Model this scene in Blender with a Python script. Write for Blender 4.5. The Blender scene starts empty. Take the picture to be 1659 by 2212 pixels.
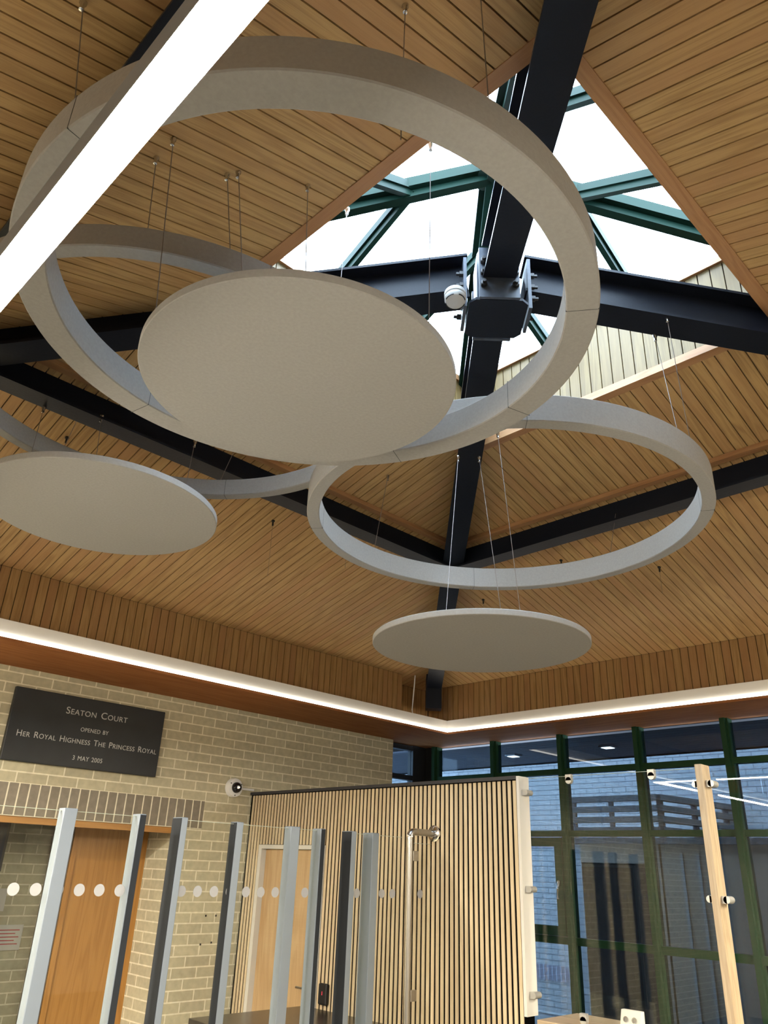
import bpy, math, random
from mathutils import Matrix, Vector
random.seed(7)
D = bpy.data; COL = bpy.context.scene.collection; SC = bpy.context.scene

# ---------------------------------------------------------------- camera
cam = D.objects.new('camera', D.cameras.new('camera')); COL.objects.link(cam)
cam.data.sensor_fit = 'HORIZONTAL'; cam.data.sensor_width = 36
cam.data.lens = 36 * 1657 / 1659
cam.data.clip_start = 0.02
ax = Vector((1850.5, -846, -1657)).normalized()          # room X axis seen by the camera
ay = Vector((-1804.5, -702, -1657)); ay = (ay - ax * ax.dot(ay)).normalized()
az = ax.cross(ay)
cam.matrix_world = Matrix.Translation((0, 0, 1.8)) @ Matrix((ax, ay, az)).to_4x4()
SC.camera = cam

# ---------------------------------------------------------------- world, exposure
w = D.worlds.new('world'); SC.world = w; w.use_nodes = True
bg = w.node_tree.nodes['Background']
bg.inputs[0].default_value = (0.66, 0.82, 1.0, 1); bg.inputs[1].default_value = 14
SC.view_settings.view_transform = 'Standard'; SC.view_settings.look = 'None'
SC.view_settings.gamma = 1; SC.view_settings.exposure = 0.9
SC.view_settings.use_curve_mapping = False
LED_COVE = 5.5; LED_PENDANT = 350.0; LED_WARM = (1.0, 0.90, 0.73, 1); LED_WHITE = (1.0, 0.93, 0.80, 1)

# ---------------------------------------------------------------- materials
MATS = {}
def new_mat(name):
    m = D.materials.new(name); m.use_nodes = True; MATS[name] = m
    nt = m.node_tree; return m, nt, nt.nodes, nt.links, nt.nodes['Principled BSDF']
def plain(name, col, rough=0.5, metal=0.0, noise=0.0, nscale=40, bump=0.0, spec=0.5):
    m, nt, N, L, P = new_mat(name)
    P.inputs['Base Color'].default_value = (*col, 1); P.inputs['Roughness'].default_value = rough
    P.inputs['Metallic'].default_value = metal; P.inputs['Specular IOR Level'].default_value = spec
    if noise or bump:
        tc = N.new('ShaderNodeTexCoord'); n = N.new('ShaderNodeTexNoise'); n.inputs['Scale'].default_value = nscale
        n.inputs['Detail'].default_value = 6
        L.new(tc.outputs['Object'], n.inputs['Vector'])
        if noise:
            r = N.new('ShaderNodeValToRGB'); L.new(n.outputs[0], r.inputs[0])
            r.color_ramp.elements[0].position = .3; r.color_ramp.elements[1].position = .7
            r.color_ramp.elements[0].color = (*[c * (1 - noise) for c in col], 1)
            r.color_ramp.elements[1].color = (*[min(1, c * (1 + noise)) for c in col], 1)
            L.new(r.outputs[0], P.inputs['Base Color'])
        if bump:
            b = N.new('ShaderNodeBump'); b.inputs['Strength'].default_value = bump; b.inputs['Distance'].default_value = .002
            L.new(n.outputs[0], b.inputs['Height']); L.new(b.outputs[0], P.inputs['Normal'])
    return m
def wood(name, c1, c2, c3, rough=0.42, spec=.4, freq=1.0):
    """boards: grain runs along v, every island has its own tone"""
    m, nt, N, L, P = new_mat(name)
    uv = N.new('ShaderNodeUVMap'); uv.uv_map = 'UVMap'
    geo = N.new('ShaderNodeNewGeometry')
    off = N.new('ShaderNodeVectorMath'); off.operation = 'ADD'
    mul = N.new('ShaderNodeMath'); mul.operation = 'MULTIPLY'; mul.inputs[1].default_value = 37
    L.new(geo.outputs['Random Per Island'], mul.inputs[0])
    comb = N.new('ShaderNodeCombineXYZ'); L.new(mul.outputs[0], comb.inputs[0]); L.new(mul.outputs[0], comb.inputs[1])
    L.new(uv.outputs[0], off.inputs[0]); L.new(comb.outputs[0], off.inputs[1])
    s1 = N.new('ShaderNodeMapping'); s1.inputs['Scale'].default_value = (11 * freq, .75 * freq, 1); L.new(off.outputs[0], s1.inputs[0])
    n1 = N.new('ShaderNodeTexNoise'); n1.inputs['Scale'].default_value = 1; n1.inputs['Detail'].default_value = 2; n1.inputs['Distortion'].default_value = .6
    L.new(s1.outputs[0], n1.inputs['Vector'])
    k = N.new('ShaderNodeMath'); k.operation = 'MULTIPLY'; k.inputs[1].default_value = 46; L.new(n1.outputs[0], k.inputs[0])
    sn = N.new('ShaderNodeMath'); sn.operation = 'SINE'; L.new(k.outputs[0], sn.inputs[0])
    s2 = N.new('ShaderNodeMapping'); s2.inputs['Scale'].default_value = (260 * freq, 6 * freq, 1); L.new(off.outputs[0], s2.inputs[0])
    n2 = N.new('ShaderNodeTexNoise'); n2.inputs['Scale'].default_value = 1; n2.inputs['Detail'].default_value = 4
    L.new(s2.outputs[0], n2.inputs['Vector'])
    a = N.new('ShaderNodeMath'); a.operation = 'MULTIPLY_ADD'; a.inputs[1].default_value = .13; a.inputs[2].default_value = .5; L.new(sn.outputs[0], a.inputs[0])
    b = N.new('ShaderNodeMath'); b.operation = 'MULTIPLY_ADD'; b.inputs[1].default_value = .8; L.new(n2.outputs[0], b.inputs[0])
    sb = N.new('ShaderNodeMath'); sb.operation = 'SUBTRACT'; sb.inputs[1].default_value = .4; L.new(a.outputs[0], sb.inputs[0]); L.new(sb.outputs[0], b.inputs[2])
    r = N.new('ShaderNodeValToRGB'); L.new(b.outputs[0], r.inputs[0])
    r.color_ramp.elements[0].position = .28; r.color_ramp.elements[0].color = (*c1, 1)
    r.color_ramp.elements[1].position = .62; r.color_ramp.elements[1].color = (*c2, 1)
    mix = N.new('ShaderNodeMix'); mix.data_type = 'RGBA'; L.new(r.outputs[0], mix.inputs[6]); mix.inputs[7].default_value = (*c3, 1)
    r2 = N.new('ShaderNodeValToRGB'); L.new(geo.outputs['Random Per Island'], r2.inputs[0])
    r2.color_ramp.elements[0].position = .45; r2.color_ramp.elements[0].color = (0, 0, 0, 1)
    r2.color_ramp.elements[1].position = 1; r2.color_ramp.elements[1].color = (.75, .75, .75, 1)
    L.new(r2.outputs[0], mix.inputs[0]); L.new(mix.outputs[2], P.inputs['Base Color'])
    P.inputs['Roughness'].default_value = rough; P.inputs['Specular IOR Level'].default_value = spec
    return m
def emis(name, col, st):
    m, nt, N, L, P = new_mat(name); N.remove(P)
    e = N.new('ShaderNodeEmission'); e.inputs[0].default_value = col; e.inputs[1].default_value = st
    L.new(e.outputs[0], N['Material Output'].inputs[0]); return m
def glass(name, tint, refl=1.0, dirt=0.0):
    m, nt, N, L, P = new_mat(name); N.remove(P)
    g = N.new('ShaderNodeNewGeometry')
    dt = N.new('ShaderNodeVectorMath'); dt.operation = 'DOT_PRODUCT'
    L.new(g.outputs['Incoming'], dt.inputs[0]); L.new(g.outputs['Normal'], dt.inputs[1])
    ab = N.new('ShaderNodeMath'); ab.operation = 'ABSOLUTE'; L.new(dt.outputs['Value'], ab.inputs[0])
    om = N.new('ShaderNodeMath'); om.operation = 'SUBTRACT'; om.inputs[0].default_value = 1; L.new(ab.outputs[0], om.inputs[1])
    pw = N.new('ShaderNodeMath'); pw.operation = 'POWER'; pw.inputs[1].default_value = 5; L.new(om.outputs[0], pw.inputs[0])
    ma = N.new('ShaderNodeMath'); ma.operation = 'MULTIPLY_ADD'; ma.inputs[1].default_value = .95 * refl; ma.inputs[2].default_value = .045 * refl; L.new(pw.outputs[0], ma.inputs[0])
    t = N.new('ShaderNodeBsdfTransparent'); t.inputs[0].default_value = (*tint, 1)
    gl = N.new('ShaderNodeBsdfGlossy'); gl.inputs['Roughness'].default_value = 0.0
    mx = N.new('ShaderNodeMixShader'); L.new(ma.outputs[0], mx.inputs[0]); L.new(t.outputs[0], mx.inputs[1]); L.new(gl.outputs[0], mx.inputs[2])
    out = mx
    if dirt:
        tc = N.new('ShaderNodeTexCoord'); n = N.new('ShaderNodeTexNoise'); n.inputs['Scale'].default_value = 5; n.inputs['Detail'].default_value = 8
        L.new(tc.outputs['Object'], n.inputs[0]); r = N.new('ShaderNodeValToRGB'); r.color_ramp.elements[0].position = .66; r.color_ramp.elements[1].position = .8
        r.color_ramp.elements[1].color = (dirt, dirt, dirt, 1); L.new(n.outputs[0], r.inputs[0])
        df = N.new('ShaderNodeBsdfDiffuse'); df.inputs[0].default_value = (.25, .3, .3, 1)
        m2 = N.new('ShaderNodeMixShader'); L.new(r.outputs[0], m2.inputs[0]); L.new(mx.outputs[0], m2.inputs[1]); L.new(df.outputs[0], m2.inputs[2]); out = m2
    L.new(out.outputs[0], N['Material Output'].inputs[0]); return m
def brick(name, c1, c2, cm, off, axis='XZ', w=.225, h=.075, mortar=.0055, rough=.8):
    m, nt, N, L, P = new_mat(name)
    tc = N.new('ShaderNodeTexCoord'); sp = N.new('ShaderNodeSeparateXYZ'); L.new(tc.outputs['Object'], sp.inputs[0])
    cb = N.new('ShaderNodeCombineXYZ')
    a0 = N.new('ShaderNodeMath'); a0.operation = 'SUBTRACT'; a0.inputs[1].default_value = off[0]; L.new(sp.outputs['XYZ'.index(axis[0])], a0.inputs[0])
    a1 = N.new('ShaderNodeMath'); a1.operation = 'SUBTRACT'; a1.inputs[1].default_value = off[1]; L.new(sp.outputs['XYZ'.index(axis[1])], a1.inputs[0])
    L.new(a0.outputs[0], cb.inputs[0]); L.new(a1.outputs[0], cb.inputs[1])
    n = N.new('ShaderNodeTexNoise'); n.inputs['Scale'].default_value = 25; L.new(tc.outputs['Object'], n.inputs[0])
    b = N.new('ShaderNodeTexBrick'); b.offset = .5; b.inputs['Scale'].default_value = 1; b.inputs['Brick Width'].default_value = w
    b.inputs['Row Height'].default_value = h; b.inputs['Mortar Size'].default_value = mortar; b.inputs['Mortar Smooth'].default_value = .15
    b.inputs['Color1'].default_value = (*c1, 1); b.inputs['Color2'].default_value = (*c2, 1); b.inputs['Mortar'].default_value = (*cm, 1)
    L.new(cb.outputs[0], b.inputs[0])
    mx = N.new('ShaderNodeMix'); mx.data_type = 'RGBA'; mx.blend_type = 'MULTIPLY'; mx.inputs[0].default_value = .35
    L.new(b.outputs[0], mx.inputs[6]); L.new(n.outputs[0], mx.inputs[7]); L.new(mx.outputs[2], P.inputs['Base Color'])
    bp = N.new('ShaderNodeBump'); bp.inputs['Strength'].default_value = .5; bp.inputs['Distance'].default_value = .004; bp.invert = True
    L.new(b.outputs['Fac'], bp.inputs['Height']); L.new(bp.outputs[0], P.inputs['Normal'])
    P.inputs['Roughness'].default_value = rough; P.inputs['Specular IOR Level'].default_value = .2
    return m
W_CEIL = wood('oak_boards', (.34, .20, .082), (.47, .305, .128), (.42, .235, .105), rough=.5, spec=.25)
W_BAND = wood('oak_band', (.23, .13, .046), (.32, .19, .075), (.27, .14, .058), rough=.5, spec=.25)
W_TRIM = wood('timber_trim', (.30, .145, .06), (.40, .22, .10), (.36, .18, .08))
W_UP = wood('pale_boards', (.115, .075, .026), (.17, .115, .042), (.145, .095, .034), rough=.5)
W_SOF = wood('soffit_timber', (.27, .105, .038), (.38, .16, .06), (.32, .12, .045), rough=.7, spec=.08, freq=.6)
W_SLAT = wood('slat_oak', (.52, .41, .26), (.64, .52, .34), (.54, .43, .28), rough=.55, spec=.2, freq=.7)
W_DOOR = wood('door_oak', (.42, .26, .12), (.52, .35, .18), (.47, .30, .15), freq=.6)
W_DOOR2 = wood('orange_door', (.33, .15, .035), (.43, .215, .055), (.38, .18, .045), freq=.6)
W_POST = wood('post_oak', (.34, .25, .155), (.44, .34, .22), (.37, .28, .18), freq=1.4)
M_GAP = plain('groove_dark', (.035, .02, .012), .9)
M_STEEL = plain('steel_dark', (.008, .010, .016), .36, 0, bump=.25, nscale=60, spec=.14)
M_GALV = plain('galvanised', (.05, .06, .08), .45, 0, noise=.3, nscale=20, spec=.3)
M_GREEN = plain('green_frame', (.005, .02, .014), .5, spec=.1)
M_GREENL = plain('green_frame_light', (.012, .045, .018), .5, spec=.15)
M_TEAL = plain('green_grey_frame', (.02, .045, .035), .35)
M_FELT = plain('felt', (.325, .32, .31), .95, noise=.05, nscale=90, spec=.1)
M_BLACK = plain('black', (.008, .008, .009), .5)
M_DARKCAP = plain('dark_cap', (.03, .03, .035), .5)
M_WHITE = plain('white_paint', (.72, .71, .68), .5)
M_CREAM = plain('cream_panel', (.62, .60, .55), .5)
M_ALU = plain('aluminium', (.55, .57, .60), .38, .75)
M_ALUP = plain('alu_paint', (.19, .225, .27), .45, .3)
M_SEAL = plain('grey_seal', (.018, .021, .026), .7, spec=.2)
M_CHROME = plain('chrome', (.62, .62, .62), .18, 1)
M_CLIP = plain('satin_clip', (.42, .41, .38), .35, .4)
M_DET = plain('detector_white', (.42, .42, .41), .5)
M_STAIN = plain('stainless', (.50, .49, .47), .3, 1)
M_CABLE = plain('cable_steel', (.25, .22, .20), .4, .6)
M_CABW = plain('cable_white', (.8, .8, .8), .5)
M_DOT = plain('frosted_dot', (.33, .33, .33), .7)
M_SLATE = plain('slate', (.010, .013, .016), .4, noise=.2, nscale=8)
M_LET = plain('letter_silver', (.50, .50, .48), .5)
M_PAPER = plain('paper', (.62, .60, .56), .8)
M_RED = plain('red_print', (.45, .05, .05), .8)
M_FLOOR = plain('floor_vinyl', (.045, .045, .045), .4, noise=.1, nscale=3)
M_PLAST = plain('plaster', (.55, .50, .42), .8)
M_REVEAL = plain('white_plastic', (.74, .74, .73), .35)
M_GL = glass('clear_glass', (.975, .985, .98), refl=.42)
M_GLW = glass('window_glass', (.27, .32, .36), refl=1.0)
M_GLS = glass('skylight_glass', (.97, .99, 1.0), refl=.5, dirt=.35)
M_GEDGE = plain('glass_edge', (.35, .40, .32), .3)
M_LEDC = emis('led_cove', LED_WHITE, LED_COVE)
M_LEDP = emis('led_pendant', LED_WARM, LED_PENDANT)
M_DLE = emis('downlight_glow', (1, .95, .85, 1), 12)
M_LEDR = emis('led_red', (1, .05, .08, 1), 1)
M_BR = brick('brick_buff', (.62, .57, .39), (.54, .49, .34), (.92, .86, .66), (3.21, 2.265))
M_BRR = brick('brick_buff_return', (.62, .57, .39), (.54, .49, .34), (.92, .86, .66), (5.89, 2.265), axis='YZ')
M_SOLD = brick('brick_soldier', (.27, .235, .18), (.30, .265, .21), (.86, .80, .62), (3.772 - .0375 * 0, 2.05), w=.075, h=.9, mortar=.0055)
M_XBR = brick('brick_white', (.38, .375, .38), (.34, .335, .34), (.15, .155, .17), (0, .065), axis='YZ', mortar=.006)
M_XSOL = brick('brick_grey', (.20, .18, .22), (.24, .21, .24), (.45, .48, .55), (0, -.3), axis='YZ', w=.075, h=3)
M_TAN = plain('bay_render', (.17, .13, .10), .8)
M_XDARK = plain('dark_infill', (.015, .014, .014), .85, spec=.05)
M_LOUV = plain('weathered_timber', (.045, .05, .055), .9, noise=.8, nscale=30)
M_XSOF = plain('dark_soffit', (.02, .026, .045), .5)
M_PAVE = plain('paving', (.2, .2, .2), .8, noise=.1, nscale=2)

# ---------------------------------------------------------------- mesh builder
class MB:
    def __init__(s): s.v = []; s.f = []; s.uv = []
    def face(s, idx, uvs=None):
        s.f.append(idx); s.uv.append(uvs or [(0, 0)] * len(idx))
    def hexa(s, p, off=None):
        """8 corners: 0-3 bottom ring, 4-7 top ring; grain along edge 0-3 (v), width 0-1 (u)"""
        o = len(s.v); s.v += [Vector(q) for q in p]
        u0, v0 = (random.random() * 9, random.random() * 9) if off is None else off
        P = [Vector(q) for q in p]; lv = (P[3] - P[0]).length; lu = (P[1] - P[0]).length; lw = (P[4] - P[0]).length
        def Q(i): return (u0 + (lu if i in (1, 2, 5, 6) else 0) + (lw if i > 3 else 0), v0 + (lv if i in (2, 3, 6, 7) else 0))
        for fc in ((0, 3, 2, 1), (4, 5, 6, 7), (0, 1, 5, 4), (1, 2, 6, 5), (2, 3, 7, 6), (3, 0, 4, 7)):
            s.face([o + i for i in fc], [Q(i) for i in fc])
    def box(s, lo, hi, grain=None):
        x0, y0, z0 = lo; x1, y1, z1 = hi
        d = (x1 - x0, y1 - y0, z1 - z0); g = grain if grain is not None else max(range(3), key=lambda i: d[i])
        if g == 1: p = [(x0, y0, z0), (x1, y0, z0), (x1, y1, z0), (x0, y1, z0), (x0, y0, z1), (x1, y0, z1), (x1, y1, z1), (x0, y1, z1)]
        elif g == 0: p = [(x1, y0, z0), (x1, y1, z0), (x0, y1, z0), (x0, y0, z0), (x1, y0, z1), (x1, y1, z1), (x0, y1, z1), (x0, y0, z1)]
        else: p = [(x0, y1, z0), (x1, y1, z0), (x1, y1, z1), (x0, y1, z1), (x0, y0, z0), (x1, y0, z0), (x1, y0, z1), (x0, y0, z1)]
        s.hexa(p)
    def bar(s, a, b, w, h, up=(0, 0, 1), shift=0.0):
        """rectangular bar from a to b, width w across, height h along up; shift moves it along up"""
        a = Vector(a); b = Vector(b); d = (b - a).normalized(); up = Vector(up)
        r = d.cross(up).normalized(); u = r.cross(d).normalized()
        p = []
        for k in (-.5, .5):
            for (q, sgn) in ((a, -1), (a, 1), (b, 1), (b, -1)): p.append(q + r * (sgn * w / 2) + u * (k * h + shift))
        s.hexa(p)
    def tube(s, pts, rad, n=8, caps=True):
        pts = [Vector(p) for p in pts]; o = len(s.v); N = len(pts)
        for i, p in enumerate(pts):
            d = (pts[min(i + 1, N - 1)] - pts[max(i - 1, 0)]).normalized()
            a = d.cross(Vector((0, 0, 1)))
            if a.length < 1e-3: a = d.cross(Vector((1, 0, 0)))
            a.normalize(); b = d.cross(a); r = rad[i] if isinstance(rad, (list, tuple)) else rad
            for k in range(n):
                t = 2 * math.pi * k / n; s.v.append(p + a * (r * math.cos(t)) + b * (r * math.sin(t)))
        for i in range(N - 1):
            for k in range(n):
                k2 = (k + 1) % n; s.face([o + i * n + k, o + i * n + k2, o + (i + 1) * n + k2, o + (i + 1) * n + k])
        if caps: s.face([o + k for k in range(n)][::-1]); s.face([o + (N - 1) * n + k for k in range(n)])
    def lathe(s, prof, c, axis=(0, 0, 1), n=32, closed=False):
        c = Vector(c); ax = Vector(axis).normalized(); a = ax.orthogonal().normalized(); b = ax.cross(a); o = len(s.v); m = len(prof)
        for k in range(n):
            t = 2 * math.pi * k / n; e = a * math.cos(t) + b * math.sin(t)
            for (r, z) in prof: s.v.append(c + e * r + ax * z)
        for k in range(n):
            k2 = (k + 1) % n
            for i in range(m if closed else m - 1):
                j = (i + 1) % m; s.face([o + k * m + i, o + k2 * m + i, o + k2 * m + j, o + k * m + j])
    def prism(s, poly, ax_i, a, b):
        """poly in the two other axes (in xyz order), extruded on axis ax_i from a to b"""
        o = len(s.v); n = len(poly)
        for h in (a, b):
            for q in poly:
                c = list(q); c.insert(ax_i, h); s.v.append(Vector(c))
        s.face([o + i for i in range(n)][::-1]); s.face([o + n + i for i in range(n)])
        for i in range(n): j = (i + 1) % n; s.face([o + i, o + j, o + n + j, o + n + i])
    def build(s, name, mat, parent=None, origin=None, smooth=False, bevel=0, **pr):
        me = D.meshes.new(name); org = Vector(origin) if origin is not None else Vector((0, 0, 0))
        me.from_pydata([tuple(v - org) for v in s.v], [], s.f)
        ul = me.uv_layers.new(name='UVMap'); i = 0
        for fu in s.uv:
            for q in fu: ul.data[i].uv = q; i += 1
        me.materials.append(MATS[mat] if isinstance(mat, str) else mat)
        me.validate(); me.update()
        import bmesh
        bm = bmesh.new(); bm.from_mesh(me); bmesh.ops.recalc_face_normals(bm, faces=bm.faces); bm.to_mesh(me); bm.free()
        if smooth:
            for p in me.polygons: p.use_smooth = True
            me.set_sharp_from_angle(angle=math.radians(35))
        o = D.objects.new(name, me); COL.objects.link(o); o.location = org
        if parent: o.parent = parent; o.matrix_parent_inverse = parent.matrix_world.inverted() if False else Matrix.Translation(-Vector(parent.location))
        if bevel:
            b = o.modifiers.new('bevel', 'BEVEL'); b.width = bevel; b.segments = 2; b.limit_method = 'ANGLE'
        for k, v in pr.items(): o[k] = v
        return o
def empty(name, loc, **pr):
    o = D.objects.new(name, None); COL.objects.link(o); o.location = loc; o.empty_display_size = .1
    for k, v in pr.items(): o[k] = v
    return o
def thing(name, loc, label, category, group=None):
    o = empty(name, loc, label=label, category=category)
    if group: o['group'] = group
    return o
def one(mb, name, mat, label, category, group=None, **k):
    o = mb.build(name, mat, **k); o['label'] = label; o['category'] = category
    if group: o['group'] = group
    return o
def struct(mb, name, mat, **k): return mb.build(name, mat, kind='structure', **k)
def bx(lo, hi, grain=None):
    m = MB(); m.box(lo, hi, grain); return m

# ================================================================ roof geometry constants
CX, CY = 2.434, 1.782; K0 = 1.8 + 2.742; SL = .268
HS = .967; ZS = 1.8 + 2.48                    # skylight half side and edge height
def roof(d): return K0 - SL * d
E_B, E_A, E_A2, E_C, E_D = 6.12, 5.34, 5.52, -1.27, -1.92   # boarded bands
XJ = 5.54                                     # jog in the left band
PP = .0682; GAP = .0062                       # board pitch and groove
XA0, YB0 = 1.784, 4.558                       # one groove position on each pair of faces

# ---------------------------------------------------------------- floor, walls
struct(bx((-5, -5, -.1), (6.75, 6.9, 0)), 'floor', M_FLOOR)
wl = MB()
Y0, Y1 = 5.89, 6.15; ZT = 3.055; XD0, XD1 = 2.0, 3.57; ZD = 2.05
wl.box((-5, Y0, 0), (XD0, Y1, ZT)); wl.box((XD0, Y0, ZD + .215), (XD1 + .2, Y1, ZT)); wl.box((XD1, Y0, 0), (5.99, Y1, ZD))
wl.box((XD1 + .2, Y0, ZD), (5.99, Y1, ZD + .215)); wl.box((XD1 + .2, Y0, ZD + .215), (5.99, Y1, ZT))
struct(wl, 'wall_left', M_BR)
struct(bx((XD0, Y0 + .001, ZD), (XD1 + .2, Y1, ZD + .215)), 'trim_1', M_SOLD)
# the outer part of the room that the picture does not show
struct(bx((-5.2, -5, 0), (-5, 6.9, ZT)), 'wall_back_left', M_PLAST)
struct(bx((-5, -5.2, 0), (6.75, -5, ZT)), 'wall_back_right', M_PLAST)
# recess behind the doorway
struct(bx((XD1, Y1, 0), (XD1 + .1, 6.9, ZD + .2)), 'wall_recess_right', M_BRR)
struct(bx((XD0 - 1.5, 6.9, 0), (XD1 + .1, 7.0, ZD + .3)), 'wall_recess_back', M_BR)
struct(bx((XD0 - 1.6, Y1, 0), (XD0 - 1.5, 7.0, ZD + .3)), 'wall_recess_left', M_BRR)
struct(bx((XD0 - 1.5, Y1, ZD + .21), (XD1 + .1, 6.9, ZD + .3)), 'ceiling_recess', M_DARKCAP)

# timber soffit under the light cove (a ring of boards round the room)
XI, YI = 6.045, 5.186; ZSOF = 3.055; CI, DI = -1.2, -1.85
sf = MB()
sf.box((CI, YI - .012, ZSOF), (6.75, 6.2, ZSOF + .02), 0)
sf.box((XI - .012, -5, ZSOF), (6.75, YI - .012, ZSOF + .02), 1)
sf.box((-5, -5, ZSOF), (CI, 6.2, ZSOF + .02), 1)
sf.box((CI, -5, ZSOF), (XI - .012, DI, ZSOF + .02), 0)
struct(sf, 'trim_2', W_SOF)

# ---------------------------------------------------------------- boarded ceiling
def grooves(a, b, ref):
    k = math.ceil((a - ref) / PP); out = [a]
    while ref + k * PP < b: out.append(ref + k * PP); k += 1
    if out[-1] < b: out.append(b)
    return out
ce = MB()
def face_boards(kind):
    # s runs across the boards, t is the distance from the centre, up the slope
    if kind in 'AC' or True:
        along_x = kind in 'AD'
        c_s = CX if along_x else CY; c_t = CY if along_x else CX
        sg = 1 if kind in 'AB' else -1
        eave = {'A': E_A - CY, 'B': E_B - CX, 'C': CX - E_C, 'D': CY - E_D}[kind]
        ref = XA0 if along_x else YB0
        lim = {'A': (CX - E_C, E_B - CX), 'B': (CY - E_D, E_A2 - CY), 'C': (CY - E_D, E_A - CY), 'D': (CX - E_C, E_B - CX)}[kind]
        gs = grooves(c_s - lim[0], c_s + lim[1], ref)
        for a, b in zip(gs[:-1], gs[1:]):
            a2, b2 = a + GAP / 2, b - GAP / 2
            if b2 - a2 < .008: continue
            ev = eave
            if kind == 'A' and (a + b) / 2 > XJ: ev = E_A2 - CY
            def top(s): return max(HS + .03, abs(s - c_s))
            if top(a2) > ev and top(b2) > ev: continue
            ta, tb = min(top(a2), ev - .001), min(top(b2), ev - .001)
            def P(s, t, dz):
                q = (s, c_t + sg * t) if along_x else (c_t + sg * t, s)
                return (q[0], q[1], roof(t) + dz)
            ce.hexa([P(a2, ev, 0), P(b2, ev, 0), P(b2, tb, 0), P(a2, ta, 0), P(a2, ev, .014), P(b2, ev, .014), P(b2, tb, .014), P(a2, ta, .014)])
for k in 'ABCD': face_boards(k)
struct(ce, 'ceiling', W_CEIL)
# dark backing above the boards (its own opaque deck)
dk = MB(); zo = .016
def ringpt(t, sx, sy, dz): return (CX + sx * t, CY + sy * t, roof(t) + dz)
RB = 3.95
for (s1, s2) in (((-1, 1), (1, 1)), ((1, 1), (1, -1)), ((1, -1), (-1, -1)), ((-1, -1), (-1, 1))):
    a, b, c, d = ringpt(RB, *s1, zo), ringpt(RB, *s2, zo), ringpt(HS + .02, *s2, zo), ringpt(HS + .02, *s1, zo)
    dk.hexa([a, b, c, d] + [(q[0], q[1], q[2] + .05) for q in (a, b, c, d)])
struct(dk, 'ceiling_deck', M_GAP)

# vertical boarded bands between the cove and the sloping ceiling
bd = MB(); bk = MB()
ZB = 3.10
def band(along_x, fixed, a, b, ref, ztop, inward):
    for p, q in zip(grooves(a, b, ref)[:-1], grooves(a, b, ref)[1:]):
        p2, q2 = p + GAP / 2, q - GAP / 2
        if q2 - p2 < .006: continue
        f0, f1 = fixed, fixed + .016 * inward
        lo, hi = min(f0, f1), max(f0, f1)
        if along_x: bd.box((p2, lo, ZB), (q2, hi, ztop), 2)
        else: bd.box((lo, p2, ZB), (hi, q2, ztop), 2)
    f0, f1 = fixed + .018 * inward, fixed + .05 * inward; lo, hi = min(f0, f1), max(f0, f1)
    if along_x: bk.box((a, lo, ZB), (b + (.05 if b > 6 else 0), hi, ztop + .01))
    else: bk.box((lo, a, ZB), (hi, b + (.05 if fixed > 6 else 0), ztop + .01))
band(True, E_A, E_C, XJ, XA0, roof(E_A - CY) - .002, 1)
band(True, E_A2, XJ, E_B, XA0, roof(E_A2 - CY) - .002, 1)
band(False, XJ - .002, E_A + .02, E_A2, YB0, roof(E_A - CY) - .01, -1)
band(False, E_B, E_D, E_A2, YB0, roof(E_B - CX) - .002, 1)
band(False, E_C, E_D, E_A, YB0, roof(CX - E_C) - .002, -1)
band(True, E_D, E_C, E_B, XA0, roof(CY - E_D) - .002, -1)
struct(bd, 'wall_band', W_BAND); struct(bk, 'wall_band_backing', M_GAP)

# fine shadow line where band and slope meet is the real gap between the meshes
# ---------------------------------------------------------------- skylight opening: trims, boarded upstand
UP = .51; ZU = ZS + UP
def sq(half, z): return [(CX - half, CY - half, z), (CX + half, CY - half, z), (CX + half, CY + half, z), (CX - half, CY + half, z)]
tr = MB(); c4 = sq(HS + .014, ZS + .008)
for i in range(4):
    a, b = Vector(c4[i]), Vector(c4[(i + 1) % 4]); d = (b - a).normalized() * .035
    tr.bar(a - d, b + d, .06, .045)
struct(tr, 'trim_3', W_TRIM)
up = MB(); ub = MB()
for side in range(4):
    along_x = side in (0, 2); sg = 1 if side in (0, 1) else -1
    c_s = CX if along_x else CY; c_t = CY if along_x else CX; ref = XA0 if along_x else YB0
    g = grooves(c_s - HS, c_s + HS, ref)
    for p, q in zip(g[:-1], g[1:]):
        p2, q2 = p + .003, q - .003
        if q2 - p2 < .006: continue
        t0, t1 = sorted((c_t + sg * HS, c_t + sg * (HS + .016)))
        if along_x: up.box((p2, t0, ZS + .02), (q2, t1, ZU), 2)
        else: up.box((t0, p2, ZS + .02), (t1, q2, ZU), 2)
    t0, t1 = sorted((c_t + sg * (HS + .018), c_t + sg * (HS + .06)))
    if along_x: ub.box((c_s - HS - .06, t0, ZS + .025), (c_s + HS + .06, t1, ZU))
    else: ub.box((t0, c_s - HS - .018, ZS + .025), (t1, c_s + HS + .018, ZU))
struct(up, 'wall_skylight', W_UP); struct(ub, 'wall_skylight_backing', M_GAP)
tt = MB(); c4 = sq(HS + .008, ZU + .008)
for i in range(4):
    a, b = Vector(c4[i]), Vector(c4[(i + 1) % 4]); d = (b - a).normalized() * .02
    tt.bar(a - d, b + d, .05, .04)
struct(tt, 'trim_4', W_TRIM)

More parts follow.
